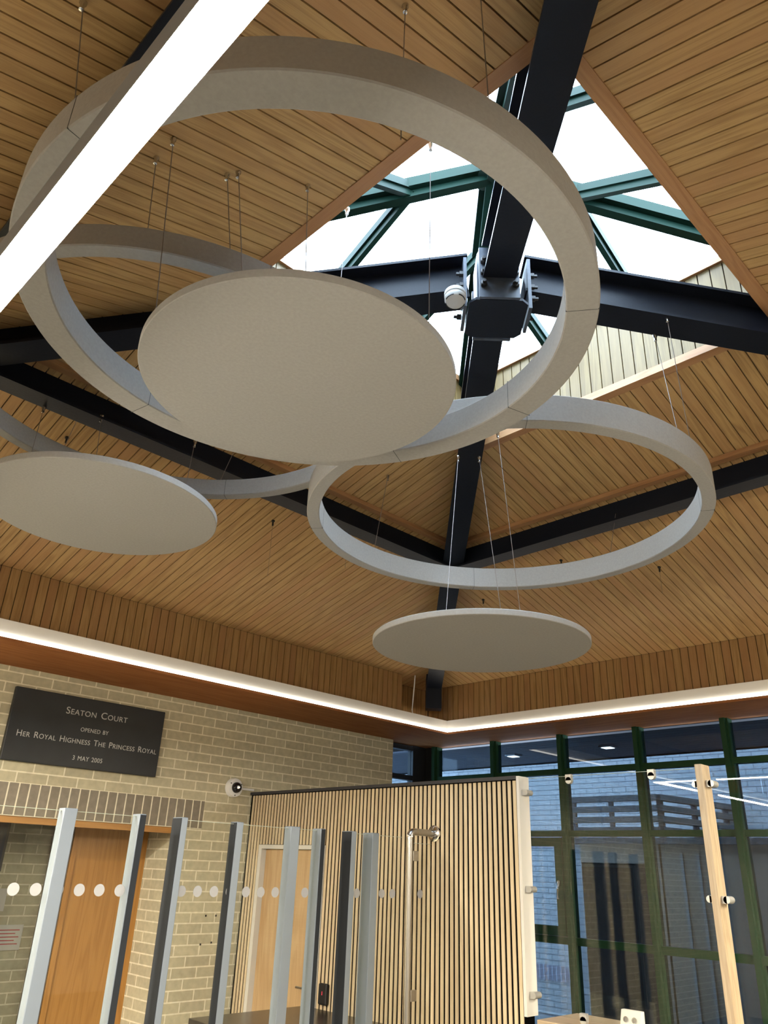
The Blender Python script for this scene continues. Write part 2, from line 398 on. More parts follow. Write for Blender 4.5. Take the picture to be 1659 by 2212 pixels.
# glazed lantern: hips, jack rafters, panes
sky = empty('window_1', (CX, CY, ZU), kind='structure')
ZL = 1.8 + 3.50; E_L = HS + .03; ZE = ZU + .03; LS = (ZL - ZE) / E_L
def lan(t): return ZL - LS * t
cap = MB(); cap.lathe([(0, -.12), (.09, -.12), (.09, .03), (0, .03)], (CX, CY, ZL), n=8); cap.build('apex_boss', M_TEAL, sky)
for sx, sy in ((1, 1), (1, -1), (-1, -1), (-1, 1)):
    m = MB(); a = Vector((CX, CY, ZL)); b = Vector((CX + sx * E_L, CY + sy * E_L, ZE))
    m.bar(a, b, .115, .06, shift=-.06); m.bar(a, b, .05, .05, shift=-.105)
    m.build('hip_bar', M_GREEN, sky)
JK = .30
for side in range(4):
    for off in (-JK, JK):
        m = MB()
        def PT(t, dz=0):
            if side == 0: return Vector((CX + off, CY + t, lan(t) + dz))
            if side == 1: return Vector((CX + t, CY + off, lan(t) + dz))
            if side == 2: return Vector((CX + off, CY - t, lan(t) + dz))
            return Vector((CX - t, CY + off, lan(t) + dz))
        m.bar(PT(JK + .02), PT(E_L), .055, .045, shift=-.05); m.bar(PT(JK + .02), PT(E_L), .03, .04, shift=-.09)
        m.build('jack_rafter', M_GREEN, sky)
pa, pb, pc, pd = [(CX + sx * (E_L + .1), CY + sy * (E_L + .1), lan(E_L + .1)) for sx, sy in ((-1, -1), (1, -1), (1, 1), (-1, 1))]
for q0, q1 in ((pa, pb), (pb, pc), (pc, pd), (pd, pa)):
    m = MB(); o = len(m.v); m.v += [Vector(q0), Vector(q1), Vector((CX, CY, ZL)), *[Vector((q[0], q[1], q[2] + .006)) for q in (q0, q1, (CX, CY, ZL))]]
    for f in ((0, 2, 1), (3, 4, 5), (0, 1, 4, 3), (1, 2, 5, 4), (2, 0, 3, 5)): m.face(list(f))
    m.build('pane', M_GLS, sky)

# ---------------------------------------------------------------- steel hip beams and purlins
BT, BB = .07, -.155; BW = .155; FT = .014; WT = .012
hb_lab = {(1, 1): 'dark blue steel hip beam running from the roof node down to the far corner', (1, -1): 'dark blue steel hip beam running from the roof node out to the right edge',
          (-1, -1): 'dark blue steel hip beam rising from the roof node to the top edge', (-1, 1): 'dark blue steel hip beam running left behind the round discs'}
for (sx, sy), lab in hb_lab.items():
    m = MB()
    def HP(d, dz): return Vector((CX + sx * d, CY + sy * d, roof(d) + dz))
    d0, d1 = .10, (3.60 if (sx, sy) == (1, 1) else 3.5)
    if (sx, sy) == (1, 1): d1 = 3.53
    m.bar(HP(d0, BB + FT / 2), HP(d1, BB + FT / 2), BW, FT); m.bar(HP(d0, BT - FT / 2), HP(d1, BT - FT / 2), BW, FT)
    m.bar(HP(d0, (BT + BB) / 2), HP(d1, (BT + BB) / 2), WT, BT - BB - 2 * FT + .004)
    if (sx, sy) == (1, 1): m.bar(HP(3.44, -.34), HP(3.44, .0), .155, .15, up=(1, 1, 0))
    one(m, 'hip_beam', M_STEEL, lab, 'beam', 'steel hip beams', smooth=False)
HPD = 1.825; pl_lab = ['dark steel purlin beam crossing above the left brick wall side', 'dark steel purlin beam crossing above the window wall side',
    'dark steel purlin beam crossing overhead on the side nearest the long bright strip light', 'dark steel purlin beam crossing above the upper right of the picture']
for i, (sx, sy) in enumerate(((0, 1), (1, 0), (-1, 0), (0, -1))):
    HPD = 1.825 if sx + sy > 0 else 1.915
    m = MB(); t = Vector((sy, sx, 0)).normalized() if True else None
    z = roof(HPD); c = Vector((CX + sx * HPD, CY + sy * HPD, 0)); L = HPD - .07
    a, b = c - t * L, c + t * L
    def zz(v, h): return Vector((v.x, v.y, h))
    m.bar(zz(a, z + BB + .007), zz(b, z + BB + .007), .13, .014)
    m.bar(zz(a, z - .04), zz(b, z - .04), .012, .21); m.bar(zz(a, z + .06), zz(b, z + .06), .13, .014)
    one(m, 'purlin_beam', M_STEEL, pl_lab[i], 'beam', 'steel purlin beams')
# timber edge strips on the uphill and downhill side of each purlin
ps = MB()
for (sx, sy) in ((0, 1), (1, 0), (-1, 0), (0, -1)):
    HPD = 1.825 if sx + sy > 0 else 1.915
    t = Vector((abs(sy), abs(sx), 0))
    for dd in (-.095,):
        r_ = HPD + dd; c = Vector((CX + sx * r_, CY + sy * r_, roof(r_) - .012)); ps.bar(c - t * (r_ - .08), c + t * (r_ - .08), .05, .03)
struct(ps, 'trim_5', W_TRIM)

# steel node in the middle of the roof
ND = thing('roof_node', (CX, CY, 1.8 + 2.441), 'galvanised and dark steel connector where the four hip beams meet under the skylight', 'beam connector')
e1 = Vector((1, 1, 0)).normalized(); e2 = Vector((1, -1, 0)).normalized()
def octo(h, r=.03):
    return [(h - r, -h), (h, -h + r), (h, h - r), (h - r, h), (-h + r, h), (-h, h - r), (-h, -h + r), (-h + r, -h)]
m = MB(); zb = 1.8 + 2.441; pts = octo(.14); o = len(m.v)
for z in (zb, zb + .014):
    for p in pts: m.v.append(Vector((CX, CY, z)) + e1 * p[0] + e2 * p[1])
n = 8; m.face([o + i for i in range(n)]); m.face([o + n + i for i in range(n)][::-1])
for i in range(n): j = (i + 1) % n; m.face([o + i, o + j, o + n + j, o + n + i])
m.build('base_plate', M_STEEL, ND)
m = MB(); m.bar((CX, CY, zb + .014), (CX, CY, zb + .36), .19, .19, up=e1); m.build('core_box', M_GALV, ND, label='bright galvanised core box', bevel=.02)
for sgx, e, f in ((1, e1, e2), (-1, e1, e2), (1, e2, e1), (-1, e2, e1)):
    c = Vector((CX, CY, 0)) + e * (sgx * .155)
    m = MB(); m.bar(c + Vector((0, 0, zb - .002)), c + Vector((0, 0, zb + .30)), .19, .016, up=e); m.build('end_plate', M_GALV, ND, label='galvanised end plate')
    for q in (-1, 1):
        for hz in (.07, .14, .21):
            m = MB(); cc = c + f * (q * .075) + Vector((0, 0, zb + hz)); m.lathe([(0, 0), (.016, 0), (.016, .018), (.009, .02), (.009, .034), (0, .034)], cc + e * (sgx * .008), axis=e * sgx, n=6)
            m.build('bolt', M_BLACK, ND)
# smoke detector hanging off the node
SD = thing('smoke_detector', (2.21, 1.85, 4.27), 'white smoke detector fixed under the beam beside the steel node', 'smoke detector')
dax = Vector((-.12, -.12, -1)).normalized(); sc_ = Vector((2.20, 1.84, 4.285))
m = MB(); m.lathe([(0, 0), (.052, 0), (.052, .020), (.049, .024), (0, .024)], sc_, axis=dax, n=32); m.build('base', M_DET, SD, smooth=True)
m = MB(); m.lathe([(.0445, .022), (.0445, .032), (0, .032)], sc_, axis=dax, n=32); m.build('vent_ring', M_BLACK, SD, smooth=True, label='black vent gap')
m = MB(); m.lathe([(.0, .030), (.051, .030), (.051, .044), (.044, .056), (.030, .062), (0, .064)], sc_, axis=dax, n=32); m.build('cover', M_DET, SD, smooth=True)
da = dax.orthogonal().normalized(); db = dax.cross(da)
for k in range(4):
    pts = [sc_ + dax * .0545 + (da * math.cos(t) + db * math.sin(t)) * .0452 for t in [k * 1.5708 + .25 + .13 * j for j in range(9)]]
    m = MB(); m.tube(pts, .0032, 5); m.build('vent_slot', M_BLACK, SD, label='black vent slot')

# ---------------------------------------------------------------- acoustic rings and discs
def cable(parent, top, bot, r=.0017, mat=None, clip=True):
    m = MB(); m.tube([top, bot], r, 5); m.build('suspension_cable', mat or M_CABLE, parent)
    if clip:
        m = MB(); T = Vector(top); m.lathe([(0, 0), (.011, 0), (.011, -.012), (.007, -.02), (.007, -.038), (0, -.04)], T + Vector((0, 0, .006)), n=10)
        m.build('cable_fixing', M_CHROME, parent, smooth=True)
def ring(cx, cy, h, R, wd, T, label, cables, seams):
    z = 1.8 + h; t = thing('acoustic_ring', (cx, cy, z), label, 'acoustic ring', 'suspended acoustic rings')
    m = MB(); e = .004
    m.lathe([(R - wd + e, 0), (R - e, 0), (R, e), (R, T - e), (R - e, T), (R - wd + e, T), (R - wd, T - e), (R - wd, e)], (cx, cy, z), n=160, closed=True)
    m.build('ring_body', M_FELT, t, smooth=True)
    for a in seams:
        a = math.radians(a); d = Vector((math.cos(a), math.sin(a), 0)); c = Vector((cx, cy, z + T / 2)) + d * (R - wd / 2)
        m = MB(); m.bar(c - d * (wd / 2 + .0006), c + d * (wd / 2 + .0006), .0016, T + .0012); m.build('seam', M_LOUV, t, label='dark butt seam')
    for c in cables: cable(t, *c)
    return t
def disc(cx, cy, h, R, T, label, cables):
    z = 1.8 + h; t = thing('acoustic_disc', (cx, cy, z), label, 'acoustic disc', 'suspended acoustic discs'); e = .003
    m = MB(); m.lathe([(0, 0), (R - e, 0), (R, e), (R, T - e), (R - e, T), (0, T)], (cx, cy, z), n=160)
    m.build('disc_body', M_FELT, t, smooth=True)
    for c in cables: cable(t, *c)
    return t
hB, h3, h2 = 1.56, 1.70, 1.85
ring(.776 * hB, 1.035 * hB, hB, .577 * hB, .064 * hB, .073 * hB, 'largest-looking pale felt ring, hung nearest the camera around the central disc',
     [((1.013, 1.037, 4.161), (.95, .97, 3.47)), ((1.152, .861, 4.198), (1.10, .80, 3.47)), ((.303, 1.6, 3.971), (.36, 1.56, 3.47)), ((1.75, 2.3, 4.24), (1.72, 2.29, 3.47))], (25, 100, 190, 305, 345))
ring(.720 * h2, 1.503 * h2, h2, .5235 * h2, .0325 * h2, .052 * h2, 'pale felt ring at far left, partly hidden behind the big ring and two discs',
     [((.754, 2.022, 4.092), (.79, 2.04, 3.74)), ((1.0, 1.95, 4.157), (1.04, 1.90, 3.74)), ((1.28, 3.62, 4.05), (1.25, 3.725, 3.74)), ((2.1, 3.35, 4.12), (2.02, 3.42, 3.74))], (40, 130, 260))
ring(1.811 * h3, 1.319 * h3, h3, .6218 * h3, .039 * h3, .077 * h3, 'pale felt ring on the right with its inside lit blue by the skylight',
     [((2.97, 1.171, 4.248), (3.10, 1.20, 3.62)), ((3.044, 1.271, 4.228), (3.0, 1.21, 3.62)), ((4.30, 2.2, 4.09), (4.12, 2.2, 3.62)), ((3.13, 3.2, 4.15), (3.1, 3.27, 3.62)), ((2.0, 2.35, 4.42), (2.04, 2.3, 3.62))], (48, 128, 222, 300))
disc(.8843 * 1.5, 1.2064 * 1.5, 1.5, .3597 * 1.5, .034, 'large pale felt disc in the centre, overlapping the biggest ring',
     [((1.026, 1.916, 4.165), (.95, 1.62, 3.334)), ((1.282, 1.823, 4.233), (1.05, 1.45, 3.334)), ((1.507, 1.844, 4.294), (1.3, 1.6, 3.334)), ((1.51, 1.38, 4.294), (1.46, 1.33, 3.334)), ((.755, 1.908, 4.092), (.83, 1.93, 3.334))])
disc(.9104 * 1.6, 2.2334 * 1.6, 1.6, .3633 * 1.6, .034, 'pale felt disc at the left edge of the picture above the plaque',
     [((1.346, 3.554, 3.917), (1.30, 3.36, 3.434)), ((1.85, 3.454, 3.944), (1.78, 3.36, 3.434)), ((1.084, 3.653, 3.891), (1.05, 3.55, 3.434))])
disc(2.9036 * 1.1, 2.2793 * 1.1, 1.1, .5263 * 1.1, .031, 'lowest pale felt disc, hanging in front of the far corner',
     [((3.237, 2.688, 4.149), (2.95, 2.55, 2.931)), ((3.33, 2.597, 4.152), (3.2, 2.35, 2.931)), ((3.213, 2.363, 4.183), (3.3, 2.3, 2.931))])
# spare ceiling plugs with a short drop of wire left on the boards
for i, p in enumerate(((2.817, 3.992, 3.95), (3.205, 3.658, 4.039), (4.668, 2.889, 3.943), (4.888, 3.797, 3.884), (5.021, 2.301, 3.849), (1.341, 3.978, 3.953))):
    lb = ['small ceiling plug with loose wire on the left slope between disc and ring', 'small ceiling plug behind the left rim of the right ring', 'small ceiling plug with loose wire inside the lit edge of the right ring',
          'small ceiling plug right above the lowest disc', 'small ceiling plug with wire below the right rim of the right ring', 'small ceiling plug above the disc at the left edge'][i]
    t = thing('ceiling_plug', p, lb, 'cable fixing', 'spare ceiling plugs'); P = Vector(p)
    m = MB(); m.lathe([(0, 0), (.012, 0), (.012, -.014), (.006, -.02), (.006, -.045), (0, -.046)], P + Vector((0, 0, .008)), n=8); m.build('plug', M_BLACK, t)
    m = MB(); m.tube([P + Vector((0, 0, -.04)), P + Vector((.004, .002, -.40 if i in (0, 1) else -.2))], .001, 4); m.build('wire', M_CABLE, t)
m = MB(); m.tube([(5.66, 5.30, 3.99), (5.68, 5.30, 3.6), (5.655, 5.30, 3.35), (5.655, 5.31, 3.25), (5.68, 5.32, 3.20), (5.73, 5.325, 3.19)], .006, 8)
one(m, 'power_cable', M_CABW, 'white power cable dropping from the roof to the light cove near the corner', 'cable', smooth=True)

# ---------------------------------------------------------------- light cove round the room
def cove(lo_pt, hi_pt, inward, label, lit=True):
    """lo_pt -> hi_pt along the inner edge, inward = unit vector to the room"""
    a, b = Vector(lo_pt), Vector(hi_pt); inn = Vector(inward); t = (b - a).normalized()
    cn = thing('cove_light', (a + b) / 2, label, 'strip light', 'cove lights')
    def strip(profile, mitre=True):
        m = MB(); o = len(m.v); n_ = len(profile)
        for e_, s_ in ((a, 1), (b, -1)):
            for (d, z) in profile: m.v.append(e_ - inn * d - t * (s_ * d) + Vector((0, 0, z)))
        m.face([o + i for i in range(n_)][::-1]); m.face([o + n_ + i for i in range(n_)])
        for i in range(n_): j = (i + 1) % n_; m.face([o + i, o + j, o + n_ + j, o + n_ + i])
        return m
    # depth d is measured outwards from the inner edge
    strip([(.012, 3.096), (.02, 3.196), (.30 if False else .155, 3.196), (.155, 3.188), (.03, 3.188), (.024, 3.096)]).build('reflector', M_WHITE, cn)
    strip([(.0, 3.076), (-.004, 3.094), (.022, 3.0965), (.03, 3.076)]).build('led_strip', M_LEDC if lit else M_WHITE, cn)
    return cn
cove((CI, YI, 0), (XI, YI, 0), (0, -1, 0), 'long glowing cove strip with white reflector above the brick wall')
cove((XI, YI, 0), (XI, DI, 0), (-1, 0, 0), 'long glowing cove strip with white reflector above the windows')
cove((XI, DI, 0), (CI, DI, 0), (0, 1, 0), 'unlit cove strip on the side behind the camera to the right', False)
cove((CI, DI, 0), (CI, YI, 0), (1, 0, 0), 'unlit cove strip on the side behind the camera to the left', False)
# joint pins of the reflector are not lit

# suspended linear light near the camera
LP = thing('linear_pendant', (.26, 4.1, 2.76), 'long blazing white strip light crossing the upper left corner', 'pendant light')
ZP = 2.765; XP0, XP1 = .239, .291; YP = 4.16
m = MB(); m.box((XP0, -3.2, ZP), (XP1, YP, ZP + .004)); m.box((-4, YP - .064, ZP), (XP0, YP, ZP + .004)); m.build('diffuser', M_LEDP, LP, label='glowing diffuser')
m = MB(); m.box((XP0 - .004, -3.2, ZP + .005), (XP1 + .004, YP + .004, ZP + .06)); m.box((-4, YP - .068, ZP + .005), (XP0 - .004, YP + .004, ZP + .06)); m.build('housing', M_ALUP, LP)
for (x, y) in ((.26, -1.2), (.26, 3.4), (-.8, 4.13)):
    m = MB(); d = max(abs(x - CX), abs(y - CY)); m.tube([(x, y, ZP + .06), (x, y, roof(d))], .001, 4); m.build('suspension_cable', M_CABLE, LP)

L2 = thing('linear_pendant', (5.05, .6, 2.76), 'long white strip light hung over the reception counter, right of the picture', 'pendant light')
bx((5.02, -3.2, ZP), (5.08, .75, ZP + .004)).build('diffuser', M_LEDP, L2, label='glowing diffuser')
bx((5.016, -3.2, ZP + .005), (5.084, .754, ZP + .06)).build('housing', M_ALUP, L2)
for y in (-1.5, .5):
    m = MB(); m.tube([(5.05, y, ZP + .06), (5.05, y, roof(max(5.05 - CX, CY - y)) if y > E_D else 3.5)], .001, 4); m.build('suspension_cable', M_CABLE, L2)

# ---------------------------------------------------------------- plaque on the brick wall
PQ = thing('memorial_plaque', (2.66, 5.89, 2.4), 'dark slate opening plaque with silver lettering on the brick wall', 'plaque')
PX0, PX1, PZ0, PZ1 = 2.045, 3.262, 2.405, 2.915
bx((PX0, 5.852, PZ0), (PX1, 5.889, PZ1)).build('slab', M_SLATE, PQ, bevel=.004)
def lettering(txt, cx_, z, size, width, smallcaps=True, parent=None, yf=5.8515):
    cu = D.curves.new('lettering', 'FONT'); cu.body = txt; cu.size = size; cu.align_x = 'CENTER'; cu.align_y = 'CENTER'; cu.extrude = .0006
    cu.small_caps_scale = .78; cu.space_word = 1.35; cu.space_character = 1.06
    if smallcaps:
        for i, ch in enumerate(txt):
            if ch.islower(): cu.body_format[i].use_small_caps = True
    o = D.objects.new('lettering', cu); COL.objects.link(o); bpy.context.view_layer.update()
    me = D.meshes.new_from_object(o.evaluated_get(bpy.context.evaluated_depsgraph_get())); D.objects.remove(o)
    xs = [v.co.x for v in me.vertices]; sx = width / (max(xs) - min(xs)); ym = (max(v.co.y for v in me.vertices) + min(v.co.y for v in me.vertices)) / 2
    xm = (max(xs) + min(xs)) / 2
    for v in me.vertices: v.co = Vector(((v.co.x - xm) * sx, -v.co.z, v.co.y - ym))
    # one object per word
    words = txt.split(' '); pol = [[me.vertices[i].co for i in p.vertices] for p in me.polygons]
    isl = sorted(((min(c.x for c in p), max(c.x for c in p), k) for k, p in enumerate(pol)))
    groups = [[isl[0][2]]]; end = isl[0][1]; gaps = []
    spans = []; cur = [isl[0][0], isl[0][1]]
    for a_, b_, k in isl[1:]:
        if a_ > cur[1] + 1e-5: spans.append(tuple(cur)); cur = [a_, b_]
        else: cur[1] = max(cur[1], b_)
    spans.append(tuple(cur))
    gp = sorted(range(len(spans) - 1), key=lambda i: spans[i][1] - spans[i + 1][0])[:len(words) - 1]
    cuts = sorted((spans[i][1] + spans[i + 1][0]) / 2 for i in gp) + [9]
    lo = -9
    for wd, hi in zip(words, cuts):
        m = MB(); mp = {}
        for p in me.polygons:
            cx = [me.vertices[i].co for i in p.vertices]
            if lo < cx[0].x <= hi:
                m.face([mp.setdefault(i, len(mp)) for i in p.vertices])
        m.v = [Vector(me.vertices[i].co) + Vector((cx_, yf, z)) for i in mp]
        m.build('lettering', M_LET, parent, label='silver lettering "%s"' % wd); lo = hi
lettering('Seaton Court', 2.69, 2.805, .072, .50, parent=PQ)
lettering('OPENED BY', 2.69, 2.682, .042, .225, False, parent=PQ)
lettering('Her Royal Highness The Princess Royal', 2.675, 2.597, .062, 1.115, parent=PQ)
lettering('3 MAY 2005', 2.675, 2.475, .046, .235, False, parent=PQ)

# ---------------------------------------------------------------- dome camera and conduit
CC = thing('dome_camera', (4.03, 5.89, 2.395), 'white dome security camera with black eye on the brick wall beside the slatted wall', 'security camera')
c = Vector((4.03, 5.889, 2.395)); a_ = (0, -1, 0)
m = MB(); m.lathe([(0, 0), (.078, 0), (.078, .03), (.072, .045), (.05, .052), (0, .052)], c, axis=a_, n=32); m.build('housing', M_REVEAL, CC, smooth=True)
m = MB(); m.lathe([(.044, .05), (.044, .066), (.036, .084), (.02, .095), (0, .098)], c, axis=a_, n=24); m.build('dome', plain('black_gloss', (.01, .01, .012), .06), CC, smooth=True)
m = MB(); m.lathe([(.014, .0), (.014, .008), (0, .009)], c + Vector((-.006, -.094, .0)), axis=(-.6, -.7, 0), n=12); m.build('lens', M_CHROME, CC)
for k in range(3):
    t = 2.09 * k + .5; m = MB(); m.lathe([(0, 0), (.005, 0), (.005, .004), (0, .004)], c + Vector((.062 * math.cos(t), -.047, .062 * math.sin(t))), axis=a_, n=8); m.build('screw', M_BLACK, CC)
one(bx((4.10, 5.865, 2.385), (4.24, 5.889, 2.402)), 'cable_trunking', M_REVEAL, 'short white cable trunking from the dome camera to the slatted wall', 'trunking')
for i, (x, z) in enumerate(((3.905, 1.41), (4.0, 1.41), (3.885, 1.21), (3.985, 1.22))):
    one(bx((x, 5.885, z), (x + .012, 5.8895, z + .014)), 'wall_plug', M_BLACK, 'small dark wall plug left in the brickwork, %s' % ['upper left of four', 'upper right of four', 'lower left of four', 'lower right of four'][i], 'wall plug', 'wall plugs')

# ---------------------------------------------------------------- slatted timber partition
XS = 4.232; YS0, YS1 = 3.05, 5.885; ZSL = 2.352
SW = thing('slatted_partition', (XS + .05, 4.45, 0), 'timber slatted partition wall with dark cap beside the brick wall', 'partition')
DY0, DY1, DZ = 4.86, 5.70, 1.955
m = MB(); m.box((XS + .006, YS0, 0), (XS + .095, DY0, ZSL)); m.box((XS + .006, DY1, 0), (XS + .095, YS1, ZSL)); m.box((XS + .006, DY0, DZ), (XS + .095, DY1, ZSL)); m.build('backing', plain('felt_black', (.003, .003, .003), 1, spec=0), SW)
m = MB(); y = YS0 + .008; k = 0
while y < YS1 - .02:
    z0 = 0 if (y + .026 < DY0 or y > DY1) else DZ + .003
    m.box((XS + .0, y, z0), (XS + .006, y + .0245, ZSL - .006), 2); y += .0402
m.build('slat_cladding', W_SLAT, SW)
bx((XS - .012, YS0 - .001, ZSL), (XS + .10, YS1, ZSL + .022)).build('cap', M_DARKCAP, SW)
bx((XS - .008, YS0 - .022, 1.076), (XS + .10, YS0 - .0015, ZSL + .02)).build('end_panel', M_CREAM, SW, label='cream painted end panel')
# door in the partition
m = MB(); m.box((XS - .004, DY1 - .04, 0), (XS + .11, DY1, DZ)); m.box((XS - .004, DY0, 0), (XS + .11, DY0 + .03, DZ)); m.box((XS - .004, DY0 + .03, DZ - .03), (XS + .11, DY1 - .04, DZ))
m.build('door_frame', M_CREAM, SW, label='cream door frame')
DO = bx((XS + .045, DY0 + .033, .01), (XS + .09, DY1 - .043, DZ - .033), 2).build('door', W_DOOR, SW, label='oak veneer door')
m = MB(); m.tube([(XS + .045, DY0 + .09, 1.0), (XS - .02, DY0 + .09, 1.0), (XS - .025, DY0 + .20, 1.0)], .009, 10); m.build('door_handle', M_CHROME, DO, smooth=True)
# card reader on the slats
CR = thing('card_reader', (XS - .02, 4.76, .99), 'small black card reader with a red light on the slatted wall', 'card reader')
bx((XS - .032, 4.715, .925), (XS - .0005, 4.805, 1.055)).build('case', M_BLACK, CR, bevel=.01)
bx((XS - .0335, 4.758, .985), (XS - .0325, 4.7615, 1.008)).build('indicator', M_LEDR, CR, label='red indicator light')
# timber stop seen in the door opening, flange and handrail
HR = thing('tube_post', (3.98, 3.74, 0), 'stainless tube post bent over and flanged to the slatted wall', 'handrail post')
m = MB(); R_ = .05
pts = [(3.985, 3.74, 0), (3.985, 3.74, 2.0)] + [(3.985 + .035 * (1 - math.cos(t)), 3.74, 2.0 + .035 * math.sin(t)) for t in (.3, .6, .9, 1.2, 1.57)] + [(XS - .02, 3.74, 2.035)]
m.tube(pts, .0215, 20); m.build('tube', M_STAIN, HR, smooth=True)
m = MB(); m.lathe([(.03, .0), (.052, .0), (.052, .010), (.03, .014), (.024, .02), (0, .02)], (XS - .0005, 3.74, 2.035), axis=(-1, 0, 0), n=28); m.build('wall_flange', M_CHROME, HR, smooth=True)

# ---------------------------------------------------------------- glass screens on aluminium posts
ZG = 1.995; YG = 3.74
def gpanel(x0, x1, parent, z1=ZG, z0=.1):
    g = bx((x0, YG - .005, z0), (x1, YG + .005, z1)).build('glass_sheet', M_GL, parent)
    bx((x0, YG - .005, z1 + .0002), (x1, YG + .005, z1 + .0022)).build('polished_edge', M_GEDGE, g, label='pale polished edge'); return g
def dots(xs, parent):
    for x in xs:
        m = MB(); m.lathe([(0, 0), (.026, 0), (.026, .0006), (0, .0006)], (x, YG - .0052, 1.6705 - .003), axis=(0, -1, 0), n=24); m.build('frosted_dot', M_DOT, parent)
def gpost(x, wd, seal, parent, dp=.06):
    y0, y1 = YG - dp / 2, YG + dp / 2
    o = bx((x - wd / 2, y0, 0), (x + wd / 2, y1, ZG + .012)).build('post', M_ALUP, parent, bevel=.003)
    if seal == 'front': bx((x - wd / 2 + .004, y0 - .002, .02), (x + wd / 2 - .001, y0 - .0002, ZG + .008)).build('rubber_seal', M_SEAL, o)
    if seal == 'side': bx((x - wd / 2 - .003, y0 + .001, .02), (x - wd / 2 - .0002, y1 - .004, ZG + .008)).build('rubber_seal', M_SEAL, o)
SF = 1.2467
def ctr(l): return [q * SF for q in l]
g1 = thing('glass_screen', (1.3, YG, 0), 'glass screen with frosted dots at the far left in front of the doorway', 'glass screen', 'dotted glass screens')
gpanel(.4, 2.01, g1); dots([1.094 * SF] + ctr([1.193, 1.271, 1.352, 1.432, 1.51, 1.592]), g1); gpost(1.665, .064, None, g1); gpost(2.03, .036, 'front', g1, .07)
g2 = thing('glass_screen', (2.7, YG, 0), 'glass screen with frosted dots in front of the brick wall and oak door', 'glass screen', 'dotted glass screens')
gpanel(2.28, 3.18, g2); dots(ctr([1.86, 1.936, 2.015, 2.094, 2.177, 2.255, 2.334, 2.42, 2.503]), g2)
gpost(2.262, .036, 'side', g2, .09); gpost(2.615, .045, 'side', g2); gpost(3.0, .066, None, g2); gpost(3.20, .034, 'front', g2, .08)
g3 = thing('glass_screen', (3.65, YG, 0), 'narrow glass screen with frosted dots between the gate gap and tube post', 'glass screen', 'dotted glass screens')
gpanel(3.46, 3.905, g3); dots(ctr([2.827, 2.915, 2.997, 3.072]), g3); gpost(3.445, .04, 'side', g3, .09); gpost(3.63, .055, None, g3, .09)
g4 = thing('glass_screen', (4.05, YG, 0), 'slim glass infill with one dot clamped beside the tube post', 'glass screen', 'dotted glass screens')
gpanel(4.03, 4.19, g4, 1.965); dots([3.278 * SF], g4)
for z in (1.86, 1.08): bx((4.008, YG - .012, z), (4.062, YG + .012, z + .06)).build('glass_clamp', M_STAIN, g4, bevel=.004)
# dark ledge in front of the slatted wall
m = MB(); P_ = [(3.25, 4.95), (3.2, 4.3), (3.3, 3.95), (3.6, 3.84), (4.2, 3.82), (4.2, 4.95)]
m.prism(P_, 2, .86, .90)
one(m, 'side_counter', plain('smoked_top', (.03, .027, .025), .25), 'dark curved counter top against the slatted wall behind the glass screens', 'counter', bevel=.004)

# ---------------------------------------------------------------- glass screen above reception counter
def dclip(parent, x, y, z, horiz=True, dr_=-1):
    m = MB()
    if horiz: m.box((x - .03, min(y, y + .025 * dr_), z - .017), (x + .03, max(y, y + .025 * dr_), z + .017)); m.lathe([(0, -.03), (.017, -.03), (.017, .03), (0, .03)], (x, y + .025 * dr_, z), axis=(1, 0, 0), n=20)
    else: m.box((x - .012, y - .02, z), (x + .012, y + .02, z + .035)); m.lathe([(0, -.012), (.02, -.012), (.02, .012), (0, .012)], (x, y, z), axis=(1, 0, 0), n=20)
    m.build('glass_clip', M_CLIP, parent, smooth=True)
XG = 4.29
r1 = thing('glass_screen', (XG, 2.4, 1.08), 'clear glass panel between the slatted wall end and oak post', 'glass screen')
g_ = bx((XG - .005, 1.90, 1.10), (XG + .005, 2.995, 2.36)).build('glass_sheet', M_GL, r1)
bx((XG - .005, 1.90, 2.3602), (XG + .005, 2.995, 2.362)).build('polished_edge', M_GEDGE, g_)
for z in (2.275, 1.725, 1.18): dclip(r1, XG - .006, 3.027, z)
for y in (2.70, 2.16): dclip(r1, XG, y, 2.335, False)
for y in (2.70, 2.10): dclip(r1, XG, y, 1.096, False)
for z in (2.275, 1.725): dclip(r1, XG - .02, 1.870, z, dr_=1)
r2 = thing('glass_screen', (XG, 1.2, 1.08), 'clear glass panel right of the oak post, running out of the picture', 'glass screen')
bx((XG - .005, .6, 1.10), (XG + .005, 1.815, 2.36)).build('glass_sheet', M_GL, r2)
for z in (2.275, 1.725): dclip(r2, XG - .03, 1.829, z)
one(bx((4.20, 1.83, 1.08), (4.30, 1.868, 2.372), 2), 'oak_post', W_POST, 'pale oak post standing between the two glass panels on the right', 'post', bevel=.003)
# reception counter
RC = thing('reception_counter', (4.45, 1.8, 0), 'pale oak reception counter at the bottom right', 'counter')
bx((XS - .02, .4, 1.04), (4.62, 2.955, 1.075), 1).build('counter_top', W_POST, RC, bevel=.003)
bx((XS + .02, .4, 0), (XS + .06, 2.955, 1.04), 1).build('front_panel', W_SLAT, RC)
one(bx((4.45, 2.36, 1.076), (4.456, 2.76, 1.21)), 'desk_screen', M_GL, 'low clear acrylic screen standing on the counter', 'desk screen')
DV = thing('desk_unit', (4.42, 2.47, 1.075), 'small white unit with two round sockets on the counter', 'socket unit')
m = MB(); m.hexa([(4.36, 2.41, 1.076), (4.36, 2.53, 1.076), (4.42, 2.53, 1.076), (4.42, 2.41, 1.076), (4.39, 2.41, 1.165), (4.39, 2.53, 1.165), (4.42, 2.53, 1.165), (4.42, 2.41, 1.165)]); m.build('case', M_CREAM, DV, bevel=.003)
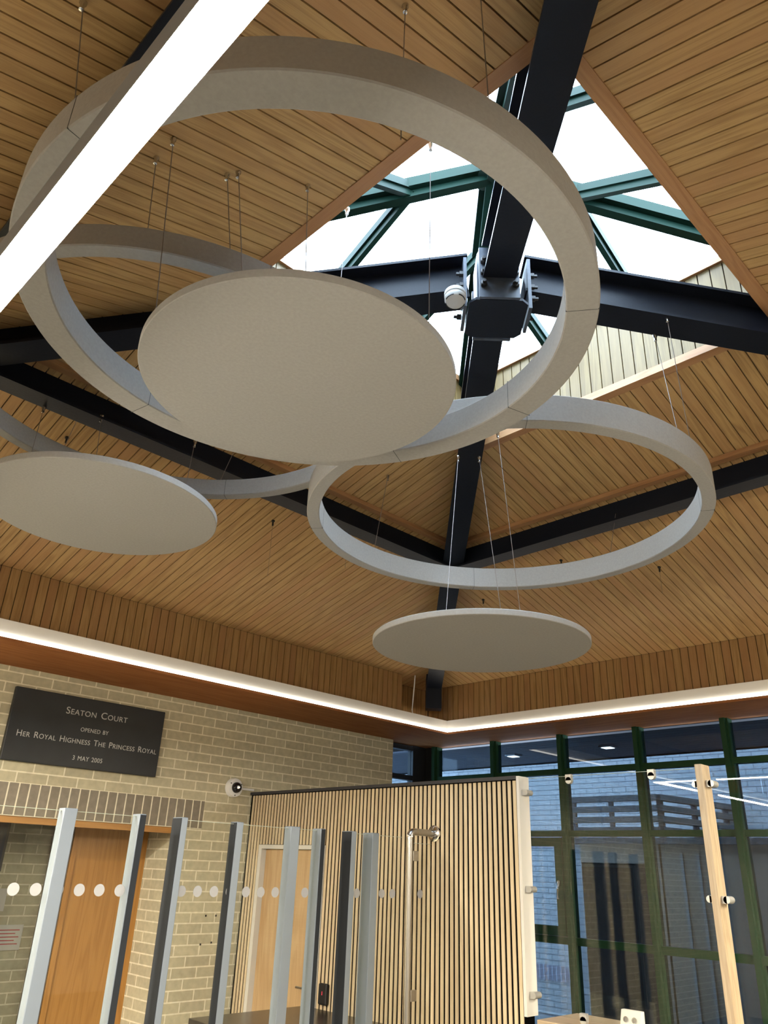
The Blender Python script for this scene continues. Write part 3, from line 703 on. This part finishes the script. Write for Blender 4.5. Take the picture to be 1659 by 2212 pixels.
for y in (2.445, 2.495):
    m = MB(); m.lathe([(.0, .004), (.006, .004), (.008, .008), (.014, .008), (.014, 0), (0, 0)], (4.374, y, 1.122), axis=(-.94, 0, .33), n=16); m.build('socket', M_CHROME, DV)

# ---------------------------------------------------------------- window wall
XW = 6.63
wn = empty('window_2', (XW, 2, 0), kind='structure')
ys = [5.87, 5.06, 4.25, 3.45, 2.65, 1.85, 1.05, .25]
struct(bx((XW, -5, 0), (XW + .25, .21, ZSOF)), 'wall_right', M_BRR)
for y in ys: 
    m = MB(); m.box((XW, y - .035, 0), (XW + .09, y + .035, ZSOF)); m.box((XW - .03, y - .02, 0), (XW, y + .02, ZSOF)); m.build('mullion', M_GREENL, wn)
for z, hh in ((2.715, .05), (2.165, .05), (1.29, .06), (.1, .1)):
    m = MB()
    for a, b in zip(ys[1:], ys[:-1]): m.box((XW + .005, a + .035, z - hh / 2), (XW + .08, b - .035, z + hh / 2))
    m.build('transom', M_GREENL, wn)
for a, b in zip(ys[1:], ys[:-1]): bx((XW + .04, a + .02, .12), (XW + .05, b - .02, 3.02)).build('pane', M_GLW, wn)
m = MB(); ca, cb, cz0, cz1 = 4.295, 5.02, 1.325, 2.13
m.box((XW - .015, ca, cz0), (XW + .035, ca + .075, cz1)); m.box((XW - .015, cb - .075, cz0), (XW + .035, cb, cz1)); m.box((XW - .015, ca + .075, cz0), (XW + .035, cb - .075, cz0 + .075)); m.box((XW - .015, ca + .075, cz1 - .075), (XW + .035, cb - .075, cz1))
cs = m.build('casement', M_GREENL, wn)
m = MB(); m.box((XW - .045, ca + .02, 1.72), (XW - .016, ca + .045, 1.77)); m.tube([(XW - .045, ca + .033, 1.76), (XW - .065, ca + .033, 1.70), (XW - .06, ca + .033, 1.62)], .009, 8); m.build('window_handle', M_CHROME, cs, smooth=True)
struct(bx((XW, 5.905, 0), (XW + .09, 6.08, ZSOF)), 'trim_6', M_BLACK)
w3 = empty('window_3', (6.3, 6.02, 0), kind='structure')
m = MB(); m.box((5.99, 6.0, 0), (6.03, 6.08, ZSOF)); m.box((6.42, 6.0, 0), (XW, 6.08, ZSOF)); m.build('mullion', M_BLACK, w3)
m = MB(); m.box((6.03, 6.005, 2.69), (6.42, 6.075, 2.74)); m.box((6.03, 6.005, 3.0), (6.42, 6.075, 3.05)); m.build('transom', M_BLACK, w3)
bx((6.03, 6.03, .1), (6.42, 6.04, 3.0)).build('pane', M_GLW, w3)

# ---------------------------------------------------------------- doorway in the brick wall (recessed timber door)
dr = empty('door_1', (2.9, 6.35, 0), kind='structure')
YD = 6.42
m = MB(); m.box((XD0, 5.905, ZD - .045), (XD1, 5.985, ZD - .001)); m.build('head_board', W_DOOR2, dr)
m = MB(); m.box((XD1 - .05, YD - .05, 0), (XD1 - .001, YD + .05, ZD), 2); m.box((2.93, YD - .04, 0), (2.97, YD + .05, ZD), 2); m.build('door_frame', W_DOOR2, dr)
m = MB(); m.box((2.972, YD - .02, .01), (XD1 - .052, YD + .03, ZD - .03), 2); m.build('door_leaf', W_DOOR2, dr)
m = MB(); m.box((2.79, YD - .03, 0), (2.928, YD + .03, ZD), 2); m.build('side_frame', plain('brown_frame', (.10, .075, .055), .4), dr)
bx((XD0 - 1.5, YD, .05), (2.788, YD + .01, ZD)).build('side_glass', M_GL, dr)
MWP = thing('mirrored_window_panel', (2.2, 6.55, 1.9), 'dark glossy display panel standing in for a window mirrored in the glass, at the left edge', 'reflection')  # dark panel added to imitate a window mirrored in the glass screen
bx((1.6, 6.85, 1.68), (2.60, 6.89, 2.10)).build('panel_surround', M_BLACK, MWP); bx((1.62, 6.846, 1.70), (2.58, 6.849, 2.08)).build('screen', plain('mirrored_window_gloss', (.02, .03, .06), .05), MWP)  # bluish gloss face carries the mirrored window's tint
NT = thing('notice', (2.75, 6.885, 1.2), 'white notice with red print on the dim brick wall at the left edge', 'notice')
bx((2.62, 6.884, 1.13), (2.885, 6.889, 1.305)).build('sheet', M_PAPER, NT)
NL = []
m = MB()
for k in range(5): m.box((2.65 + (.03 if k == 4 else 0), 6.8830, 1.265 - k * .024), (2.86 - .03 * (k % 2), 6.8838, 1.272 - k * .024))
m.build('print', M_RED, NT, label='rows of red print')
N2 = thing('small_sign', (2.55, 6.885, 1.5), 'small grey sign above the notice at the left edge', 'sign')
bx((2.50, 6.884, 1.40), (2.70, 6.889, 1.56)).build('sheet', M_PAPER, N2)

# ---------------------------------------------------------------- outside the windows
struct(bx((6.72, -8, -.15), (20, 14, -.05)), 'ground', M_PAVE)
CPY = thing('entrance_canopy', (7.5, 4, 3.02), 'dark boarded canopy soffit outside the windows', 'canopy')
m = MB(); x = 6.73
while x < 8.25: m.box((x, -5, 3.05), (x + .118, 9, 3.07), 1); x += .125
m.build('soffit_boards', M_XSOF, CPY); bx((6.73, -5, 3.075), (8.3, 9, 3.3)).build('roof', M_XDARK, CPY); bx((8.255, -5, 3.04), (8.3, 9, 3.074)).build('fascia', M_XDARK, CPY)
for (x, y), lb in (((7.53, 5.46), 'square downlight glowing in the canopy, left of the two'), ((7.48, 4.22), 'square downlight glowing in the canopy, right of the two')):
    t = thing('downlight', (x, y, 3.04), lb, 'downlight', 'canopy downlights')
    bx((x - .05, y - .05, 3.030), (x + .05, y + .05, 3.034)).build('lens', M_DLE, t)
    m = MB(); m.box((x - .07, y - .07, 3.035), (x + .07, y + .07, 3.0485)); m.build('frame', M_ALU, t)
BD = thing('courtyard_building', (10.5, 6, 0), 'white brick building across the courtyard', 'building')
bx((11.2, -8, 0), (11.4, 14, 8)).build('brick_wall', M_XBR, BD)
bx((11.19, 6.0, 2.20), (11.199, 12, 2.43)).build('soldier_course', M_XSOL, BD, label='grey upright brick course')
bx((11.185, 6.0, .4), (11.199, 12, .6)).build('soldier_course', M_XSOL, BD, label='grey upright brick course')
bx((11.18, 3.0, 4.6), (11.199, 3.35, 8)).build('downpipe_panel', M_XDARK, BD)
BY = thing('bay_building', (9.6, 4.8, 0), 'brown rendered flat roofed bay in the courtyard', 'building')
XBY = 9.5; YBY = 4.80
bx((XBY, YBY - .001, 0), (11.18, 6.0, 2.20)).build('infill', M_XDARK, BY, label='dark glazed infill')
bx((XBY - .01, 5.87, 0), (XBY + .02, 6.07, 2.19)).build('brick_pier', M_XBR, BY)
m = MB(); m.box((XBY - .015, YBY - .01, 1.98), (XBY - .001, 5.87, 2.2)); m.box((XBY - .015, YBY - .01, 0), (XBY - .001, YBY + .14, 1.98)); m.build('fascia_panel', M_TAN, BY)
bx((XBY, -2, 0), (XBY + .05, YBY - .03, 2.2)).build('render_wall', M_TAN, BY)
for y in (4.5, 4.3, 3.8, 3.3): bx((XBY - .02, y, 0), (XBY - .001, y + .03, 2.1)).build('joint_strip', plain('pale_strip', (.17, .175, .18), .7) if 'pale_strip' not in MATS else MATS['pale_strip'], BY)
m = MB(); m.box((XBY - .08, -2, 2.2), (11.18, 6.05, 2.27)); m.build('roof_edge', M_LOUV, BY)
LV = thing('roof_louvres', (9.5, 4.8, 2.3), 'weathered timber louvre screen on the flat roof of the bay', 'louvre screen')
for k, z in enumerate((2.36, 2.485, 2.61, 2.735)):
    m = MB(); m.bar((XBY + .02, 6.0, z), (XBY + .02, YBY - .05, z), .10, .07); m.bar((XBY + .02, YBY - .05, z), (14.5, YBY - .65, z), .10, .07); m.build('rail', M_LOUV, LV)
for y in (5.95, 5.4): bx((XBY + .05, y, 2.27), (XBY + .10, y + .05, 2.76)).build('post', M_XSOF, LV)
for k in range(7):
    t = k * .75 + .02; m = MB(); p = Vector((XBY + .1 + t, YBY - .02 - .12 * t, 2.27)); m.bar(p, p + Vector((0, 0, .49)), .06, .06, up=(1, 0, 0)); m.build('post', M_XSOF, LV)
